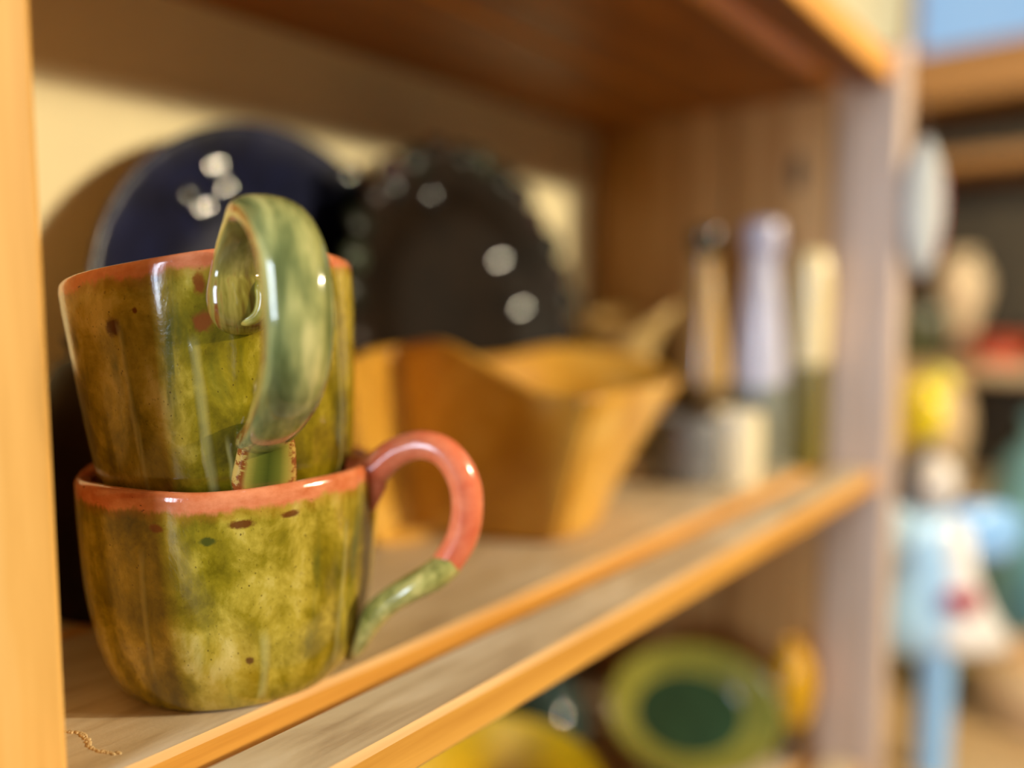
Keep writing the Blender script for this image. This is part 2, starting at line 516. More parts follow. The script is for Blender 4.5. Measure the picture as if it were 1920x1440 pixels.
prof1 = [(0.80, 0.03), (0.875, 0.16), (0.93, 0.34), (0.965, 0.55), (0.985, 0.78), (0.995, 0.95), (0.99, 1.0)]
C1 = (1.255, 2.024, 0.0); R1 = 0.403; H1 = 0.575
UC = PI * R1                                 # u of the line that faces the lens
sp1 = [(UC + 0.01, 0.505, 0.035, 0.012, RUST), (UC + 0.125, 0.512, 0.026, 0.010, RUST), (UC - 0.19, 0.50, 0.02, 0.012, rgb(120, 52, 16)),
       (UC + 0.02, 0.15, 0.012, 0.012, rgb(88, 48, 10)), (UC - 0.07, 0.47, 0.02, 0.012, rgb(66, 72, 22))]
mug1 = make_mug('mug', C1, R1, H1, 1.3, prof1,
                'olive green glazed mug standing on the shelf, coral handle, another mug in it',
                mug_glaze('olive_drip_glaze_low', sp1, H1, (1.7, 0.4, 0), runs=((UC - 0.24, 0.012, 0.1, 0.46), (UC + 0.06, 0.02, 0.02, 0.24), (UC + 0.30, 0.014, 0.05, 0.48))), group='stacked olive mugs')
# coral handle of the lower mug
dp = 2.25
hp = [at(668, 893, dp), at(702, 880, dp - 0.01), at(742, 848, dp - 0.03), at(790, 834, dp - 0.05), at(836, 850, dp - 0.06), at(868, 897, dp - 0.06),
      at(876, 952, dp - 0.05), at(865, 1010, dp - 0.04), at(835, 1060, dp - 0.03)]
hw = [0.060, 0.045, 0.039, 0.038, 0.040, 0.042, 0.042, 0.042, 0.040]
k = NT('coral_glaze')
n = k.noise(k.coord('UV', (3, 8, 1)), 1.0, 4, 0.6)
M['coral'] = k.done(k.ramp(n, [(0.35, rgb(222, 108, 70)), (0.65, rgb(242, 138, 96))]), 0.2, 0.4)
k = NT('green_strap_glaze')
n = k.noise(k.coord('UV', (4, 6, 1)), 1.0, 4, 0.6)
M['strapg'] = k.done(k.ramp(n, [(0.3, rgb(96, 98, 40)), (0.5, rgb(166, 158, 84)), (0.7, rgb(216, 200, 120))]), 0.2, 0.4)
dirv = (at(690, 900, dp) - Vector((0, 0, 1))).normalized()
mb = sweep([(*p, w, w * 1.05) for p, w in zip(hp, hw)], dirv, 20, 8)
o = mb.build('handle', M['coral'], hp[0], mug1); o['label'] = 'coral pink looped handle'
wp = [at(690, 878, dp - 0.005), at(702, 905, dp - 0.012), at(701, 930, dp - 0.01), at(697, 958, dp)]
mb = sweep([(*p, w, w) for p, w in zip(wp, (0.04, 0.034, 0.022, 0.006))], dirv, 14, 6)
mb.build('handle_root', M['coral'], wp[0], mug1)
tp = [at(846, 1052, dp - 0.03), at(812, 1080, dp - 0.04), at(772, 1102, dp - 0.05), at(735, 1124, dp - 0.04), at(703, 1152, dp - 0.02), at(684, 1186, dp), at(668, 1216, dp + 0.01), at(656, 1236, dp + 0.02)]
mb = sweep([(*p, w, t) for p, w, t in zip(tp, (0.045, 0.054, 0.052, 0.050, 0.052, 0.04, 0.028, 0.012), (0.040, 0.042, 0.038, 0.036, 0.036, 0.028, 0.021, 0.010))], dirv, 18, 8)
o = mb.build('handle_tail', M['strapg'], tp[0], mug1); o['label'] = 'green glazed strap end of the handle'

# upper mug: same kind of cup, tilted a little, sitting in the lower one
C2 = (1.252, 2.022, 0.520); R2 = 0.380; H2 = 0.60
prof2 = [(0.80, 0.02), (0.88, 0.09), (0.92, 0.25), (0.95, 0.48), (0.97, 0.72), (0.985, 0.93), (0.98, 1.0)]
side = Vector((math.cos(TOCAM + PI / 2), math.sin(TOCAM + PI / 2), 0))     # to the right as seen from the lens
tilt = Matrix.Rotation(math.radians(3.6), 3, Vector((math.cos(TOCAM), math.sin(TOCAM), 0)))
U2 = PI * R2
sp2 = [(U2 - 0.268, 0.468, 0.024, 0.028, rgb(84, 26, 6)), (U2 - 0.20, 0.50, 0.007, 0.008, rgb(104, 44, 10)), (U2 - 0.045, 0.54, 0.016, 0.03, rgb(128, 60, 20)),
       (U2 - 0.045, 0.455, 0.026, 0.026, rgb(132, 66, 26)), (U2 - 0.14, 0.565, 0.008, 0.01, rgb(60, 60, 18)), (U2 + 0.14, 0.14, 0.02, 0.05, rgb(150, 84, 20))]
def rimw(th):
    a = (th - TOCAM + PI) % (2 * PI) - PI        # 0 faces the lens, positive to the right
    return 0.022 * math.exp(-((a - 0.15) / 0.8) ** 2) - 0.035 * math.exp(-((a + 1.5) / 0.55) ** 2) + 0.008 * math.sin(3 * a)
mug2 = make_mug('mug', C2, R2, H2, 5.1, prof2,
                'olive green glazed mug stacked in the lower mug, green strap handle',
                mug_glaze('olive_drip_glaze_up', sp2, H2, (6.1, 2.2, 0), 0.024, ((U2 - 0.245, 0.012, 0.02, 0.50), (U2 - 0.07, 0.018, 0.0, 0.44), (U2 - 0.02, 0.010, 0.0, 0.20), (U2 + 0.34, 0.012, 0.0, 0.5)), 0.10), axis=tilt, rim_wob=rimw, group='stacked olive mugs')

def strap_mat(name):
    k = NT(name)
    uv = k.coord('UV'); s = k.sep(uv)
    # u: 0 = one edge, .25 = outside, .5 = other edge, .75 = inside
    c = k.math('ABSOLUTE', k.math('SINE', k.math('MULTIPLY', s[0], 2 * PI)))       # 1 on the flats, 0 on the edges
    n = k.noise(k.coord('UV', (7, 5, 1)), 1.0, 4, 0.6, 0.3)
    n2 = k.noise(k.coord('UV', (16, 6, 1), (3, 1, 0)), 1.0, 4, 0.65)
    base = k.ramp(n, [(0.32, rgb(78, 86, 42)), (0.45, rgb(116, 124, 72)), (0.56, rgb(164, 164, 98)), (0.66, rgb(212, 202, 132))])
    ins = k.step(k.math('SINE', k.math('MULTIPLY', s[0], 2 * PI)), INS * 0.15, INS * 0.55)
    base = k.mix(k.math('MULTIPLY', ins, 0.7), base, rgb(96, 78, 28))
    gy = k.step(s[1], 0.70, 0.92)
    base = k.mix(k.math('MULTIPLY', gy, 0.6), base, rgb(88, 96, 66))
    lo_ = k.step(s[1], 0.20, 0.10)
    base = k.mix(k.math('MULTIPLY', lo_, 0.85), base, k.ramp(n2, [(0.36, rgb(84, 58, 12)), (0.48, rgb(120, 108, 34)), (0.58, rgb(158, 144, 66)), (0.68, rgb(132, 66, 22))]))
    ed = k.step(k.math('ADD', c, k.math('MULTIPLY', n2, 0.35)), 0.62, 0.30)
    base = k.mix(k.math('MULTIPLY', ed, 0.65), base, rgb(182, 154, 66))
    rust = k.math('MULTIPLY', ed, k.step(n2, 0.46, 0.54))
    base = k.mix(k.math('MULTIPLY', rust, 0.9), base, rgb(124, 58, 14))
    k.bump(k.math('ADD', n, k.math('MULTIPLY', n2, 0.4)), 0.12, 0.001)
    return k.done(base, 0.12, 0.5)
INS = -1.0
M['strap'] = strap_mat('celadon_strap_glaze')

AZ = TOCAM + math.radians(10.5)
o_dir = Vector((math.cos(AZ), math.sin(AZ), 0)); t_dir = Vector((-math.sin(AZ), math.cos(AZ), 0))
def hpt(rho, z, t):
    p = Vector((C2[0], C2[1], 0)) + o_dir * rho + t_dir * t
    return (p.x, p.y, z)
strap = [(0.340, 0.975, -0.030, 0.030, 0.020), (0.374, 0.985, -0.036, 0.060, 0.034), (0.402, 1.015, -0.044, 0.074, 0.040), (0.406, 1.055, -0.050, 0.072, 0.036), (0.404, 1.098, -0.052, 0.060, 0.030),
         (0.430, 1.150, -0.048, 0.055, 0.029), (0.478, 1.195, -0.038, 0.058, 0.031), (0.545, 1.222, -0.030, 0.064, 0.036), (0.615, 1.195, -0.010, 0.070, 0.041),
         (0.665, 1.125, 0.006, 0.073, 0.044), (0.685, 1.03, 0.012, 0.074, 0.046), (0.675, 0.93, 0.012, 0.073, 0.046), (0.635, 0.85, 0.008, 0.071, 0.045),
         (0.565, 0.785, 0.002, 0.068, 0.038), (0.480, 0.735, -0.004, 0.062, 0.038), (0.395, 0.705, -0.008, 0.056, 0.036), (0.345, 0.69, -0.008, 0.05, 0.03)]
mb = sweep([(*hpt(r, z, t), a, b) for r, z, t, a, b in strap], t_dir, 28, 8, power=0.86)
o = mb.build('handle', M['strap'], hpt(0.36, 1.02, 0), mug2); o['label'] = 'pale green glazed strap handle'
# rounded scroll where the strap meets the rim, and the tab pressed on the wall below
k = NT('scroll_glaze')
uvv = k.coord('Object', (60, 60, 60)); n = k.noise(uvv, 1, 4, 0.6, 0.4)
M['scroll'] = k.done(k.ramp(n, [(0.3, rgb(92, 56, 10)), (0.45, rgb(122, 112, 34)), (0.6, rgb(168, 158, 72)), (0.72, rgb(190, 140, 60))]), 0.12, 0.4)
sc = [(0.415, 1.075, -0.018, 0.004, 0.010), (0.438, 1.060, -0.010, 0.012, 0.016), (0.446, 1.030, -0.006, 0.016, 0.018), (0.440, 1.000, -0.016, 0.014, 0.016), (0.424, 0.985, -0.040, 0.010, 0.012), (0.408, 0.992, -0.066, 0.005, 0.008)]
mb = sweep([(*hpt(r, z, t), a, b) for r, z, t, a, b in sc], t_dir, 14, 8)
mb.build('handle_scroll', M['scroll'], hpt(0.37, 1.02, -0.06), mug2)
k = NT('rust_edged_tab_glaze')
uv = k.coord('UV'); s = k.sep(uv)
c = k.math('ABSOLUTE', k.math('COSINE', k.math('MULTIPLY', s[0], 2 * PI)))
n = k.noise(k.coord('UV', (5, 5, 1), (1, 4, 0)), 1.0, 4, 0.65, 0.5); n2 = k.noise(k.coord('UV', (5, 5, 1)), 1.0, 5, 0.7)
col = k.ramp(c, [(0.0, rgb(66, 78, 22)), (0.22, rgb(98, 104, 34)), (0.5, rgb(154, 142, 58)), (0.8, rgb(190, 158, 80))])
ru = k.math('MULTIPLY', k.step(c, 0.50, 0.72), k.step(n2, 0.44, 0.52))
col = k.mix(k.math('MULTIPLY', ru, 0.9), col, rgb(126, 52, 12))
k.bump(n2, 0.2, 0.001)
M['tab'] = k.done(col, 0.14, 0.4)
tb = [(0.390, 0.745, 0.012, 0.050, 0.026), (0.384, 0.69, 0.010, 0.066, 0.028), (0.372, 0.64, 0.008, 0.074, 0.026), (0.362, 0.60, 0.006, 0.078, 0.024), (0.355, 0.575, 0.006, 0.072, 0.016)]
mb = sweep([(*hpt(r, z, t), a, b) for r, z, t, a, b in tb], t_dir, 24, 8, power=0.7)
mb.build('handle_tab', M['tab'], hpt(0.36, 0.6, 0), mug2)

# ------------------------------------------------------------------ folded ochre bowl
rim = [(2.76, 1.77, 0.668), (3.30, 1.82, 0.660), (4.00, 2.02, 0.640), (4.18, 2.42, 0.74), (3.93, 2.80, 0.80), (3.45, 2.90, 0.76), (2.85, 2.95, 0.76), (2.15, 2.98, 0.80),
       (1.86, 2.72, 0.83), (2.02, 2.44, 0.83), (2.34, 2.66, 0.85), (2.53, 2.70, 0.865), (2.57, 2.46, 0.885), (2.65, 2.18, 0.75), (2.70, 2.00, 0.672)]
base = [(2.80, 1.98), (3.02, 1.96), (3.22, 2.06), (3.40, 2.28), (3.45, 2.52), (3.22, 2.68), (2.90, 2.78), (2.55, 2.82),
        (2.26, 2.70), (2.25, 2.56), (2.40, 2.60), (2.50, 2.58), (2.57, 2.42), (2.66, 2.24), (2.72, 2.10)]
ctl = catmull([(*r, *b) for r, b in zip(rim, base)], 8, True)
bowl_o = (2.85, 2.35, 0.0)
mb = MB(); rows = []
NT_ = 14
cx, cy = 2.85, 2.40
for i in range(NT_ + 1):
    t = i / NT_
    row = []
    for (x, y, z, bx, by) in ctl + ctl[:1]:
        w = t ** 1.15
        row.append((bx + (x - bx) * w, by + (y - by) * w, 0.0 + z * t ** 0.92))
    rows.append(row)
nb = len(ctl)
for s_ in (0.66, 0.33, 0.0):
    rows.insert(0, [(cx + (x - cx) * s_, cy + (y - cy) * s_, 0.0) for x, y, _ in rows[[i for i in range(len(rows)) if abs(rows[i][0][2]) < 1e-6][-1]]])
mb.grid(rows, lambda i, j: (j / nb * 6, i / len(rows)))
k = NT('ochre_glaze')
vo = k.coord('Object', (28, 28, 28)); n = k.noise(vo, 1, 4, 0.55, 0.4); n2 = k.noise(k.coord('Object', (260, 260, 260)), 1, 2)
k.bump(n2, 0.08, 0.0006)
M['ochre'] = k.done(k.ramp(n, [(0.32, rgb(196, 140, 44)), (0.55, rgb(222, 168, 66)), (0.70, rgb(232, 186, 96))]), 0.3, 0.2)
bowl = mb.build('folded_bowl', M['ochre'], bowl_o, smooth=True, solid=0.05, subsurf=1)
tag(bowl, 'large ochre yellow bowl with wavy folded rim, on the shelf behind the mugs', 'bowl')

# ------------------------------------------------------------------ plates leaning on the wall
def plate(name, X, foot_y, top_y, R, prof, mats, label, n=72, turn=0.0, wav=None, cat='plate'):
    """prof: (r, h) across the front and round the back; stands on its edge and leans on the wall"""
    a = math.atan2(top_y - foot_y, 2 * R)
    X_ = Vector((1, 0, 0)); V = Vector((0, math.sin(a), math.cos(a))); N = X_.cross(V) * 1.0     # N faces the room
    if N.y > 0: N = -N
    rot = Matrix.Rotation(turn, 3, Vector((0, 0, 1)))
    X_, V, N = rot @ X_, rot @ V, rot @ N
    foot = Vector((X, foot_y, 0.0)); c = foot + V * R
    root = thing(name, foot, label, cat)
    pr = catmull(prof, 5)
    rows = []
    for r, h in pr:
        row = []
        for j in range(n + 1):
            th = 2 * PI * j / n
            q = r * (wav(th, r / R) if wav else 1.0)
            row.append(c + X_ * (q * math.cos(th)) + V * (q * math.sin(th)) + N * h)
        rows.append(row)
    mb = MB(); mb.grid(rows, lambda i, j: (pr[i][0] / R, j / n))
    mb.build('dish', mats, foot, root)
    return root, c, X_, V, N
k = NT('navy_glaze')
s = k.sep(k.coord('UV')); n = k.noise(k.coord('Object', (40, 40, 40)), 1, 4, 0.6, 0.6)
M['navy'] = k.done(k.ramp(n, [(0.3, rgb(10, 12, 26)), (0.6, rgb(22, 28, 62)), (0.78, rgb(44, 50, 72))]), 0.28, 0.0, 0.25)
k.bump(k.noise(k.coord('Object', (25, 25, 25)), 1, 2), 0.3, 0.004)
R_ = 0.95
prof = [(0.0, 0.0), (0.2, 0.003), (0.4, 0.012), (0.58, 0.025), (0.70, 0.06), (0.82, 0.10), (0.93, 0.125), (0.95, 0.115), (0.93, 0.09), (0.8, 0.05), (0.66, 0.0), (0.58, -0.05), (0.5, -0.05), (0.0, -0.04)]
p1, qc, qx, qv, qn = plate('plate', 2.33, 3.25, 3.47, R_, prof, M['navy'], 'dark navy blue glazed round plate leaning against the cream wall', turn=math.radians(3))
k = NT('dark_brown_glaze')
n = k.noise(k.coord('Object', (22, 22, 22)), 1, 4, 0.6, 0.8)
M['umber'] = k.done(k.ramp(n, [(0.35, rgb(20, 14, 8)), (0.6, rgb(34, 24, 14)), (0.75, rgb(24, 26, 40))]), 0.5, 0.0, 0.08)
wav = lambda th, q: 1.0 + 0.018 * math.sin(14 * th) * max(0, (q - 0.75) / 0.25)
prof = [(0.0, 0.0), (0.45, 0.0), (0.62, 0.03), (0.74, 0.09), (0.86, 0.12), (0.93, 0.13), (0.94, 0.11), (0.90, 0.08), (0.78, 0.04), (0.66, -0.02), (0.55, -0.05), (0.0, -0.045)]
p2, pc, px_, pv_, pn_ = plate('scalloped_plate', 3.44, 2.98, 3.27, 0.99, prof, M['umber'], 'dark brown plate with a beaded scalloped rim leaning behind the ochre bowl', wav=wav)
bead_m = [plain('bead_green_black', rgb(22, 28, 20), 0.35, 0, spec=0.2), plain('bead_umber', rgb(36, 24, 16), 0.35, 0, spec=0.2), plain('bead_wine', rgb(48, 22, 20), 0.35, 0, spec=0.2), plain('bead_sage', rgb(52, 62, 48), 0.35, 0, spec=0.2)]
random.seed(11)
def lens_bead(c, r, t, nrm):
    """a flattened glossy drop facing nrm"""
    a = nrm.cross(Vector((0, 0, 1))).normalized(); b = a.cross(nrm)
    rows = []
    for i in range(9):
        ph = -PI / 2 + PI * i / 8
        rows.append([c + (a * math.cos(2 * PI * j / 16) + b * math.sin(2 * PI * j / 16)) * (r * math.cos(ph)) + nrm * (t * math.sin(ph)) for j in range(17)])
    mb = MB(); mb.grid(rows, lambda i, j: (j / 16, i / 8)); return mb
for i in range(30):
    th = 2 * PI * (i + 0.5) / 30
    q = 0.92 + 0.012 * math.sin(15 * th)
    c = pc + px_ * (q * math.cos(th)) + pv_ * (q * math.sin(th)) + pn_ * 0.11
    kx = (0, 1, 0, 2, 1, 0, 3)[i % 7]
    nr = (pn_ + Vector((random.uniform(-0.3, 0.1), 0, random.uniform(-0.2, 0.2)))).normalized()
    lens_bead(c, random.uniform(0.075, 0.095), 0.035, nr).build('rim_bead', bead_m[kx], c, p2)

# glossy lenslets added to both plates to make lamp glints: shallow lenses turned towards the lamps
M['lenslet'] = plain('dark_glint_lenslet', rgb(30, 34, 40), 0.05, 0.0, spec=0.6)
LAMP = Vector((6.6, -6.5, 4.25))
def lenslet_on(root, p, r_, rho):
    p = Vector(p)
    h_ = ((Vector((0, 0, 1)) - p).normalized() + (LAMP - p).normalized()).normalized()
    lens_bead(p, r_, r_ * r_ / rho, h_).build('glint_lenslet', M['lenslet'], p, root)
def on_plate(c, N_, x, y, front):
    """where a sight line meets the plate's face; front = (r, h) from the centre to the rim"""
    o_ = Vector((0, 0, 1)); d = (at(x, y, 1.0) - o_); off = 0.0
    for _ in range(12):
        t = (c + N_ * off - o_).dot(N_) / d.dot(N_)
        p = o_ + d * t
        q = (p - c - N_ * off).length
        for (r0, h0), (r1, h1) in zip(front, front[1:]):
            if r0 <= q <= r1: off = h0 + (h1 - h0) * (q - r0) / (r1 - r0) + 0.008
    return p
for x, y, rho in ((405, 310, 1.0), (383, 388, 0.8), (425, 352, 0.6), (352, 365, 0.4)):
    lenslet_on(p1, on_plate(qc, qn, x, y, [(0.0, 0.0), (0.2, 0.003), (0.4, 0.012), (0.58, 0.025), (0.70, 0.06), (0.82, 0.10), (0.93, 0.125)]), 0.06, rho)
for x, y, rho in ((938, 488, 0.9), (978, 578, 0.7), (740, 350, 0.35), (808, 365, 0.4), (655, 330, 0.4)):
    lenslet_on(p2, on_plate(pc, pn_, x, y, [(0.0, 0.0), (0.45, 0.0), (0.62, 0.03), (0.74, 0.09), (0.86, 0.12), (0.93, 0.13)]), 0.06, rho)

prof = [(0, 0), (0.30, 0), (0.33, 0.04), (0.36, 0.3), (0.35, 0.62), (0.27, 0.82), (0.22, 0.86), (0.24, 0.92), (0.20, 0.92), (0.18, 0.84), (0, 0.7)]
def lathe_thing(name, x, y, z, prof, mat, label, cat, n=48, group=None, warp=None, part=None):
    mb = lathe(prof, (x, y, z), n, warp, per=5)
    o = mb.build(name, mat, (x, y, z))
    return tag(o, label, cat, group)
lathe_thing('added_dark_jar', 1.38, 2.80, 0.0, prof, plain('black_brown_glaze', rgb(40, 28, 18), 0.5, 0.0, spec=0.1), 'dark brown jar added behind the stacked mugs to darken the strip by the divider', 'jar')  # added jar, fills the strip between divider and mugs with dark

# ------------------------------------------------------------------ bottles and cups at the end of the shelf
def lathe_thing(name, x, y, z, prof, mat, label, cat, n=48, group=None, warp=None, part=None):
    mb = lathe(prof, (x, y, z), n, warp, per=5)
    o = mb.build(name, mat, (x, y, z))
    return tag(o, label, cat, group)
def two_tone(name, lo, hi, zsplit, rough=0.15, soft=0.02, coat=0.4):
    k = NT(name); s = k.sep(k.coord('Object'))
    n = k.noise(k.coord('Object', (50, 50, 20)), 1, 4, 0.6)
    f = k.step(k.math('ADD', s[2], k.math('MULTIPLY', k.math('SUBTRACT', n, 0.5), 0.012)), (zsplit - soft) * S, (zsplit + soft) * S)
    a = k.ramp(n, [(0.35, tuple(c * 0.8 for c in lo[:3]) + (1,)), (0.65, lo)])
    b = k.ramp(n, [(0.35, tuple(c * 0.85 for c in hi[:3]) + (1,)), (0.65, hi)])
    return k.done(k.mix(f, a, b), rough, coat)
# conical tan bottle with dark lip
b1 = (4.88, 2.31, 0.0)
root = thing('bottle', b1, 'tan conical ceramic bottle with a dark lip, behind the small grey cup', 'bottle')
prof = [(0, 0), (0.165, 0.0), (0.19, 0.03), (0.195, 0.2), (0.19, 0.5), (0.15, 0.8), (0.105, 1.1), (0.078, 1.30), (0.075, 1.40), (0.06, 1.40), (0.06, 1.2), (0, 1.1)]
lathe(prof, b1, 48, None, per=5).build('bottle_body', two_tone('tan_glaze', rgb(120, 96, 62), rgb(196, 158, 96), 0.55), b1, root)
prof = [(0.07, 1.36), (0.09, 1.40), (0.105, 1.47), (0.10, 1.54), (0.08, 1.56), (0.06, 1.54), (0.055, 1.44), (0.066, 1.37)]
lathe(prof, b1, 40, None, per=4).build('lip', plain('dark_olive_lip', rgb(60, 52, 30), 0.2, 0.3), b1, root)
# white-lavender conical bottle
b2 = (5.14, 2.03, 0.0)
root = thing('bottle', b2, 'white lavender conical ceramic bottle with a grey green base near the side panel', 'bottle')
prof = [(0, 0), (0.165, 0.0), (0.185, 0.03), (0.19, 0.2), (0.185, 0.5), (0.16, 0.8), (0.125, 1.1), (0.10, 1.28), (0.095, 1.38), (0.08, 1.38), (0.08, 1.2), (0, 1.1)]
lathe(prof, b2, 48, None, per=5).build('bottle_body', two_tone('lavender_white_glaze', rgb(140, 142, 128), rgb(206, 202, 214), 0.55), b2, root)
prof = [(0.085, 1.34), (0.11, 1.40), (0.125, 1.48), (0.12, 1.57), (0.10, 1.60), (0.08, 1.57), (0.07, 1.44), (0.083, 1.35)]
lathe(prof, b2, 40, None, per=4).build('lip', plain('lavender_lip', rgb(178, 174, 190), 0.2, 0.3), b2, root)
# slim vase dipped in cream
b3 = (5.29, 1.75, 0.0)
prof = [(0, 0), (0.085, 0), (0.105, 0.03), (0.11, 0.3), (0.11, 0.8), (0.118, 1.15), (0.105, 1.32), (0.08, 1.40), (0.065, 1.38), (0.08, 1.2), (0.08, 0.3), (0, 0.2)]
lathe_thing('slim_vase', *b3, prof, two_tone('cream_olive_glaze', rgb(128, 110, 34), rgb(240, 216, 158), 0.68, 0.25), 'slim upright vase, cream above and olive below, beside the side panel', 'vase')
# small cups
def cup(x, y, r, h, mat, label, name='cup', z=0.0):
    prof = [(0, 0), (0.7 * r, 0), (0.86 * r, 0.03), (0.97 * r, 0.3 * h), (r, 0.7 * h), (0.96 * r, h), (0.9 * r, h + 0.01), (0.88 * r, h - 0.03), (0.88 * r, 0.4 * h), (0.6 * r, 0.12 * h), (0, 0.1 * h)]
    return lathe_thing(name, x, y, z, prof, mat, label, 'cup')
cup(4.36, 2.16, 0.215, 0.38, plain('grey_speckled_glaze', rgb(122, 122, 122), 0.25, 0.3, 0.25, 60), 'small grey speckled ceramic cup beside the cream cup')
cup(4.50, 1.90, 0.145, 0.42, plain('cream_glaze', rgb(244, 228, 186), 0.25, 0.3, 0.06), 'small cream ceramic cup in front of the conical bottles')
# pale tan wavy dish behind the bowl
wv = lambda th, r, z: (r * (1 + 0.08 * math.sin(3 * th + 0.6) * (z > 0.3)), z * (1 + 0.10 * math.sin(3 * th)))
prof = [(0, 0), (0.22, 0), (0.25, 0.03), (0.29, 0.4), (0.36, 0.75), (0.46, 0.93), (0.44, 0.95), (0.33, 0.77), (0.25, 0.4), (0.2, 0.1), (0, 0.08)]
lathe_thing('wavy_vase', 4.78, 2.93, 0.0, prof, plain('pale_tan_glaze', rgb(214, 182, 118), 0.4, 0.1), 'pale tan vase with a flared wavy rim in the back corner of the shelf', 'vase', warp=wv)

# ------------------------------------------------------------------ lower shelf
zl = ZL
prof = [(0, 0), (0.25, 0), (0.28, 0.04), (0.42, 0.25), (0.56, 0.55), (0.62, 0.72), (0.60, 0.74), (0.53, 0.56), (0.38, 0.27), (0.2, 0.09), (0, 0.07)]
lathe_thing('yellow_bowl', 2.80, 2.48, zl, prof, plain('bright_yellow_glaze', rgb(220, 184, 12), 0.5, 0.0), 'bright yellow glazed bowl on the lower shelf', 'bowl')
prof = [(0, 0), (0.2, 0), (0.24, 0.04), (0.32, 0.22), (0.30, 0.42), (0.2, 0.56), (0.16, 0.62), (0.19, 0.68), (0.15, 0.67), (0.12, 0.6), (0, 0.4)]
lathe_thing('teal_pot', 4.10, 3.05, zl, prof, plain('dark_teal_glaze', rgb(40, 66, 66), 0.1, 0.5), 'dark teal glazed pot behind the yellow bowl on the lower shelf', 'pot')
# green leaning dish
dn = Vector((-0.62, -0.55, 0.62)).normalized()
du = Vector((0.55, -0.75, 0)).normalized(); du = (du - dn * du.dot(dn)).normalized(); dv = dn.cross(du)
dc = Vector((4.74, 2.30, zl + 0.34))
droot = thing('oval_dish', (4.72, 2.32, zl), 'oval olive green dish with a dark green centre tilted on the lower shelf', 'dish')
prof = catmull([(0, 0), (0.30, 0.0), (0.45, 0.04), (0.58, 0.14), (0.66, 0.20), (0.65, 0.22), (0.60, 0.185), (0.50, 0.12)], 4)
def dish_rows(pr, off=0.0):
    return [[dc + du * (0.86 * r * math.cos(2 * PI * j / 48)) + dv * (0.62 * r * math.sin(2 * PI * j / 48)) + dn * (h + off) for j in range(49)] for r, h in pr]
mb = MB(); mb.grid(dish_rows(catmull([(0, -0.06), (0.34, -0.06), (0.46, -0.01), (0.60, 0.12), (0.66, 0.20), (0.64, 0.22), (0.56, 0.15), (0.44, 0.05), (0.30, 0.02), (0, 0.02)], 4)))
mb.build('dish_body', plain('olive_dish_glaze', rgb(146, 142, 60), 0.2, 0.4, 0.25, 14), (4.72, 2.32, zl), droot)
mb = MB(); mb.grid(dish_rows([(0, 0.026), (0.2, 0.026), (0.30, 0.027), (0.40, 0.045), (0.42, 0.046)]))
mb.build('dish_centre', plain('dark_green_centre', rgb(42, 66, 42), 0.15, 0.4), (4.72, 2.32, zl), droot)['label'] = 'dark green glazed centre'
mb = MB(); mb.box((4.95, 2.45, zl), (5.15, 2.9, zl + 0.32), 0.02)
tag(mb.build('wood_block', M['panel'], (5.05, 2.65, zl), smooth=False), 'small brown wooden block behind the tilted green dish', 'block')
prof = [(0, 0), (0.09, 0), (0.10, 0.04), (0.075, 0.16), (0.11, 0.32), (0.14, 0.48), (0.125, 0.64), (0.08, 0.74), (0.06, 0.77), (0.07, 0.80), (0.05, 0.8), (0, 0.7)]
lathe_thing('yellow_vase', 5.26, 1.78, zl, prof, two_tone('golden_yellow_glaze', rgb(96, 66, 24), rgb(228, 166, 10), 0.26, 0.3), 'small golden yellow vase on the lower shelf beside the side panel', 'vase')

# ------------------------------------------------------------------ ornament on the front of the post
oc = Vector((XR + 0.10, 1.17, 1.66))
orr = thing('hanging_ornament', (oc.x, oc.y, oc.z - 0.45), 'white leaf shaped ceramic ornament with a red edge hanging on the bookcase post', 'ornament')
def leaf(c, a, b, th, off=0.0, n=28):
    mb = MB(); rows = []
    A = Vector((0.80, -0.60, 0)); B = Vector((0, 0, 1)); Nn = Vector((-0.6, -0.8, 0))
    for i in range(9):
        t = i / 8; ph = PI * t
        row = []
        for j in range(n + 1):
            th_ = 2 * PI * j / n
            q = math.sin(ph)
            x = a * math.cos(th_) * (1 - 0.25 * abs(math.sin(th_)) ** 3); y = b * math.sin(th_)
            row.append(c + A * (x * q) + B * (y * q) + Nn * (th * math.cos(ph) + off))
        rows.append(row)
    mb.grid(rows); return mb
leaf(oc, 0.145, 0.44, 0.05).build('leaf_body', plain('white_glaze', rgb(170, 172, 170), 0.7, 0.0, 0.05, spec=0.2), oc, orr)
mb = sweep([(*(oc + Vector((0.80, -0.60, 0)) * (0.128 * math.cos(t)) + Vector((0, 0, 0.42 * math.sin(t)))), 0.022, 0.03) for t in [-0.9 + 0.2 * i for i in range(8)]], (0.6, 0.8, 0), 10, 4)
mb.build('red_edge', plain('crimson_glaze', rgb(150, 36, 52), 0.3, 0.2), oc, orr)
sweep([(*(oc + Vector((0, 0, 0.44))), 0.008, 0.008), (*(oc + Vector((-0.05, 0.04, 0.65))), 0.008, 0.008), (XR + 0.08, 1.262, 2.52, 0.008, 0.008)], (1, 0, 0), 8, 6).build('cord', plain('brown_cord', rgb(96, 72, 48), 0.8), oc, orr)

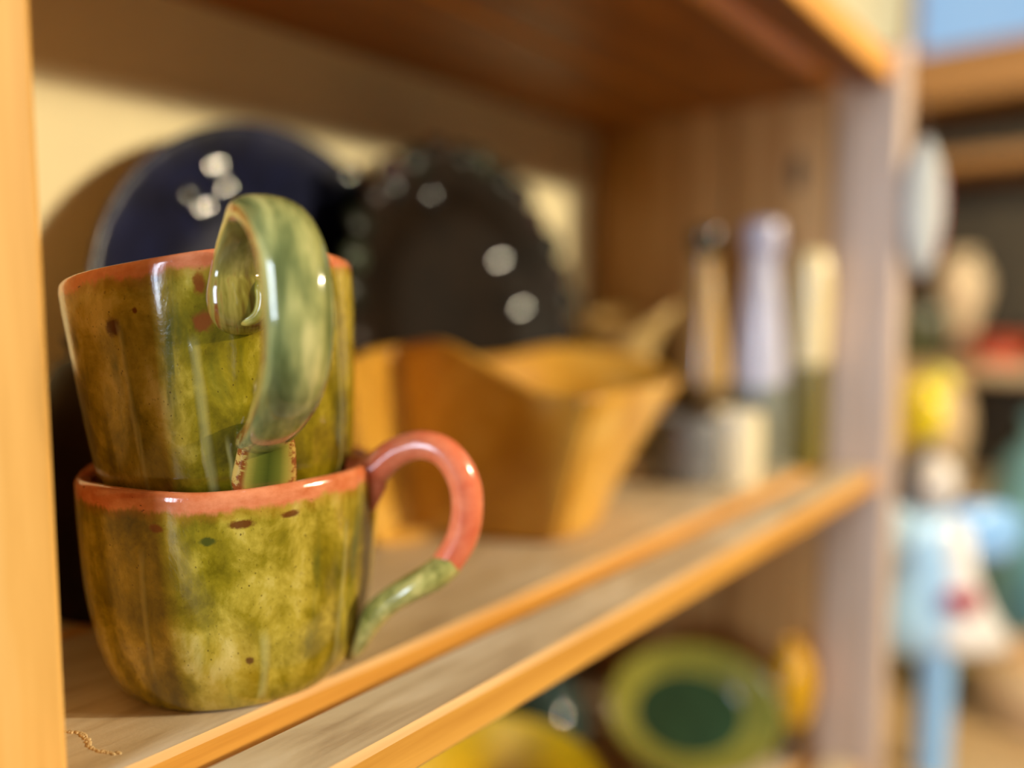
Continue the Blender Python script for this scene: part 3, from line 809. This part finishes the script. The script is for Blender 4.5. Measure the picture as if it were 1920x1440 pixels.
# ------------------------------------------------------------------ table and rack beyond the bookcase
ZT = -3.05
tb = thing('display_table', (9.3, 0.4, ZF), 'tan wooden display table beyond the bookcase side', 'table')
def part(root, name, a, b, mat, ch=0.03):
    m = MB(); m.box(a, b, ch); return m.build(name, mat, a, root, smooth=False)
M['tan'] = wood('tan_table_wood', rgb(150, 122, 86), rgb(184, 154, 112), rgb(202, 176, 138), 1, 0.5)
part(tb, 'table_top', (6.6, -3.2, ZT - 0.25), (12.0, 3.3, ZT), M['tan'])
for x in (6.9, 11.4):
    for y in (-2.9, 2.8):
        part(tb, 'leg', (x, y, ZF), (x + 0.3, y + 0.3, ZT - 0.25), M['tan'])
rk = thing('display_rack', (13.6, 1.0, ZF), 'dark brown open display rack under the window', 'rack')
M['rackb'] = wood('rack_board_wood', rgb(112, 74, 28), rgb(140, 96, 42), rgb(158, 112, 56), 1, 0.55)
part(rk, 'back_panel', (14.6, -4, ZF), (14.75, 3.4, 4.6), plain('dark_olive_back', rgb(64, 56, 40), 0.8), 0.01)
part(rk, 'top_board', (12.6, -4, 3.95), (14.6, 3.4, 4.65), M['rackb'])
part(rk, 'shelf_board', (12.8, -4, 3.05), (14.6, 3.4, 3.25), M['rackb'])
part(rk, 'shelf_board', (12.6, -4, 0.10), (14.6, 3.4, 0.32), M['tan'])
part(rk, 'shelf_board', (12.6, -4, -1.75), (14.6, 3.4, -1.5), M['tan'])
part(rk, 'upright', (12.6, 3.2, ZF), (14.6, 3.4, 3.95), M['rackb'])
part(rk, 'upright', (12.6, -4, ZF), (14.6, -3.8, 3.95), M['rackb'])
# things on the rack's middle shelf (z = .32)
zr = 0.32
prof = [(0, 0), (0.2, 0), (0.22, 0.05), (0.2, 0.4), (0.32, 0.8), (0.38, 1.1), (0.32, 1.38), (0.2, 1.5), (0.23, 1.6), (0.18, 1.6), (0, 1.2)]
lathe_thing('cream_vase', 14.1, 2.40, zr, prof, plain('cream_vase_glaze', rgb(232, 208, 168), 0.4, 0.1), 'round shouldered cream vase on the rack shelf', 'vase')
prof = [(0, 0), (0.4, 0), (0.5, 0.1), (0.8, 0.45), (0.92, 0.62), (0.88, 0.62), (0.7, 0.4), (0.4, 0.14), (0, 0.12)]
lathe_thing('aqua_bowl', 13.85, 0.70, zr, [(q * 0.72, w) for q, w in prof], plain('pale_aqua_glaze', rgb(176, 196, 190), 0.2, 0.3), 'wide pale aqua bowl on the rack shelf beside the cream vase', 'bowl')
prof = [(0, 0), (0.3, 0), (0.36, 0.06), (0.4, 0.5), (0.36, 0.8), (0.33, 0.8), (0.34, 0.5), (0.3, 0.12), (0, 0.1)]
lathe_thing('dark_green_pot', 12.98, 2.72, zr, prof, plain('dark_green_glaze', rgb(74, 78, 52), 0.3, 0.2), 'dark green pot on the rack shelf next to the upright', 'pot')
# things on the table, in front of the rack
def stand_prof(h): return [(0, 0), (0.3, 0), (0.32, 0.05), (0.12, 0.14), (0.10, 0.5 * h), (0.12, h - 0.1), (0.2, h), (0, h)]
prof = [(0, 0), (0.45, 0), (0.55, 0.08), (0.78, 0.9), (0.80, 1.6), (0.6, 2.3), (0.36, 2.65), (0.42, 2.85), (0.36, 2.84), (0.3, 2.6), (0, 2.2)]
lathe_thing('teal_vase', 11.1, 0.75, ZT, prof, plain('teal_glaze', rgb(104, 160, 168), 0.3, 0.2), 'large teal glazed vase standing on the table', 'vase')
prof = [(0, 0), (0.5, 0), (0.55, 0.08), (0.5, 1.2), (0.62, 2.4), (0.95, 3.05), (1.02, 3.12), (0.98, 3.14), (0.9, 3.06), (0.5, 2.4), (0, 2.2)]
lathe_thing('orange_red_vase', 11.4, 1.9 - 0.75, ZT, prof, plain('orange_red_glaze', rgb(206, 84, 46), 0.3, 0.3), 'tall flared orange red vase behind the teal vase', 'vase') if False else None
prof = [(0, 0), (0.35, 0), (0.38, 0.06), (0.34, 1.4), (0.46, 2.3), (0.52, 2.8), (0.42, 3.2), (0.28, 3.3), (0, 3.0)]
lathe_thing('beige_jar', 10.6, 2.15, ZT, prof, plain('beige_glaze', rgb(206, 176, 136), 0.4, 0.1), 'tall beige jar on the table behind the yellow bird', 'jar')
prof = [(0, 0), (0.5, 0), (0.55, 0.08), (0.55, 0.3), (0.85, 0.42), (1.0, 0.5), (0.96, 0.52), (0.8, 0.46), (0.4, 0.36), (0, 0.34)]
lathe_thing('orange_dish', 13.24, 1.75, zr, [(r * 0.62, z * 0.7) for r, z in prof], plain('orange_red_glaze', rgb(206, 84, 46), 0.3, 0.3), 'low orange red dish on the rack shelf in front of the cream vase', 'dish')

# yellow bird on a rod
yb = (7.95, 1.62, ZT)
rb = thing('yellow_bird', yb, 'yellow ceramic bird on a thin rod beside the bookcase post', 'bird figure')
c = Vector((7.95, 1.62, 0.13))
mb = ball(c, 0.20, 0.20, 0.30, 24); mb.build('body', plain('lemon_glaze', rgb(236, 212, 30), 0.25, 0.3), c, rb)
ball(c + Vector((0.10, -0.12, 0.26)), 0.13, 0.13, 0.13, 20).build('head', plain('lemon_glaze_pale', rgb(228, 214, 80), 0.25, 0.3), c, rb)
sweep([(*(c + Vector((0.20, -0.22, 0.27))), 0.03, 0.03), (*(c + Vector((0.27, -0.30, 0.25))), 0.006, 0.006)], (0, 0, 1), 10, 4).build('beak', plain('orange_beak', rgb(210, 130, 30), 0.4), c, rb)
sweep([(*(c + Vector((-0.08, 0.08, -0.18))), 0.08, 0.03), (*(c + Vector((-0.2, 0.2, -0.34))), 0.05, 0.02)], (0.7, 0.7, 0), 10, 4).build('tail', plain('lemon_glaze_tail', rgb(226, 196, 20), 0.25, 0.3), c, rb)
sweep([(*(c + Vector((0, 0, -0.28))), 0.02, 0.02), (7.95, 1.62, ZT, 0.02, 0.02)], (1, 0, 0), 10, 4).build('rod', plain('dark_metal_rod', rgb(60, 54, 46), 0.4), c, rb)

# girl figure in a blue dress on a blue stake
g0 = at(1738, 1100, 6.95)
gb = Vector((g0.x, g0.y, ZT))
gr = thing('dress_figure', gb, 'girl figure in pale blue dress, white apron and red heart, on a blue stake', 'figure')
gx = Vector((0.72, -0.69, 0)); gn = Vector((-0.69, -0.72, 0)); gz = Vector((0, 0, 1))
g0 = at(1738, 1100, 6.95)
def fig(name, outline, th, mat, dx=0.0, dz=0.0, dn_=0.0, label=None, bev=0.35):
    """a slab figure part: outline (x, z) about g0, thickness th with pillowed faces"""
    pts = catmull(outline, 4, True)
    cx_ = sum(p[0] for p in pts) / len(pts); cz_ = sum(p[1] for p in pts) / len(pts)
    rows = []
    for q, h in ((0.0, 1.0), (0.5, 0.95), (0.85, 0.7), (1.0, 0.25), (1.0, -0.25), (0.85, -0.7), (0.5, -0.95), (0.0, -1.0)):
        row = []
        for p in pts + pts[:1]:
            x = cx_ + (p[0] - cx_) * q + dx; z = cz_ + (p[1] - cz_) * q + dz
            row.append(g0 + gx * x + gz * z + gn * (h * th + dn_))
        rows.append(row)
    mb = MB(); mb.grid(rows)
    o = mb.build(name, mat, g0, gr)
    if label: o['label'] = label
    return o
M['pblue'] = plain('pale_blue_glaze', rgb(172, 214, 250), 0.3, 0.2, 0.08)
M['wht'] = plain('white_apron_glaze', rgb(240, 234, 224), 0.3, 0.2, 0.04)
fig('dress', [(-0.16, 0.62), (0.22, 0.62), (0.30, 0.30), (0.42, 0.0), (0.62, -0.50), (0.30, -0.60), (-0.10, -0.62), (-0.62, -0.44), (-0.44, 0.0), (-0.28, 0.3)], 0.20, M['pblue'], label='pale blue flared dress')
fig('sleeve', [(-0.10, 0.62), (-0.36, 0.74), (-0.80, 0.78), (-0.78, 0.44), (-0.50, 0.26), (-0.20, 0.30)], 0.14, plain('paler_blue_sleeve', rgb(176, 208, 234), 0.3, 0.2, 0.08))
fig('sleeve', [(0.18, 0.62), (0.40, 0.72), (0.78, 0.66), (0.86, 0.40), (0.66, 0.22), (0.28, 0.30)], 0.14, plain('mid_blue_sleeve', rgb(140, 188, 236), 0.3, 0.2, 0.08))
fig('apron', [(0.02, 0.56), (0.24, 0.56), (0.32, 0.20), (0.52, -0.20), (0.70, -0.52), (0.40, -0.58), (0.06, -0.50), (0.04, -0.05)], 0.10, M['wht'], dn_=0.14, label='white apron')
fig('heart', [(0.10, -0.20), (0.20, -0.07), (0.14, 0.03), (0.06, 0.03), (0.0, 0.0), (-0.05, 0.03), (-0.13, 0.02), (-0.15, -0.08)], 0.05, plain('red_heart_glaze', rgb(170, 40, 66), 0.3, 0.3), dx=0.13, dz=0.02, dn_=0.26, label='red heart')
mb = ball(g0 + gx * 0.02 + gz * 0.90, 0.19, 0.19, 0.25, 24); mb.build('head', plain('pale_skin_glaze', rgb(226, 216, 204), 0.35, 0.2, 0.04), g0, gr)
fig('hair', [(-0.20, 1.10), (0.02, 1.22), (0.24, 1.10), (0.32, 0.85), (0.34, 0.62), (0.18, 0.66), (-0.16, 0.62), (-0.48, 0.54), (-0.46, 0.84)], 0.12, plain('blue_black_hair', rgb(38, 40, 62), 0.35, 0.2), dn_=-0.12, label='blue black hair')
for s in (-1, 1):
    e = g0 + gx * (0.02 + 0.07 * s) + gz * 0.92 + gn * 0.17
    ball(e, 0.02, 0.02, 0.025, 10).build('eye', plain('dark_eye', rgb(30, 26, 28), 0.3), e, gr)
ns = g0 + gx * 0.02 + gz * 0.86 + gn * 0.19
ball(ns, 0.022, 0.022, 0.03, 10).build('nose', plain('pale_skin_nose', rgb(222, 206, 190), 0.35), ns, gr)
st = g0 + gx * 0.12
sweep([(st.x, st.y, st.z - 0.50, 0.14, 0.14), (st.x, st.y, st.z - 1.0, 0.14, 0.14), (st.x, st.y, ZT, 0.14, 0.14)], (1, 0, 0), 20, 4).build('stake', plain('sky_blue_stake', rgb(150, 198, 238), 0.35, 0.2, 0.05), st, gr)

# table clutter behind the figure
prof = [(0, 0), (0.5, 0), (0.6, 0.06), (0.72, 0.4), (0.62, 0.62), (0.58, 0.62), (0.64, 0.4), (0.5, 0.12), (0, 0.1)]
lathe_thing('tan_basin', 9.4, 0.55, ZT, prof, plain('tan_basin_glaze', rgb(206, 172, 128), 0.4, 0.1), 'low tan basin on the table behind the blue dress figure', 'bowl')
prof = [(0, 0), (0.3, 0), (0.34, 0.05), (0.40, 0.45), (0.30, 0.8), (0.2, 0.9), (0.23, 1.0), (0.18, 1.0), (0, 0.8)]
lathe_thing('olive_jug', 9.4, 1.75, ZT, prof, plain('olive_jug_glaze', rgb(104, 100, 56), 0.3, 0.3), 'squat olive jug on the table beside the bookcase', 'jug')
prof = [(0, 0), (0.3, 0), (0.34, 0.05), (0.42, 0.5), (0.34, 0.72), (0.30, 0.72), (0.36, 0.5), (0.28, 0.12), (0, 0.1)]
lathe_thing('dark_red_cup', 10.2, -0.5, ZT, prof, plain('dark_red_glaze', rgb(110, 48, 40), 0.3, 0.3), 'dark red cup on the table below the teal vase', 'cup')
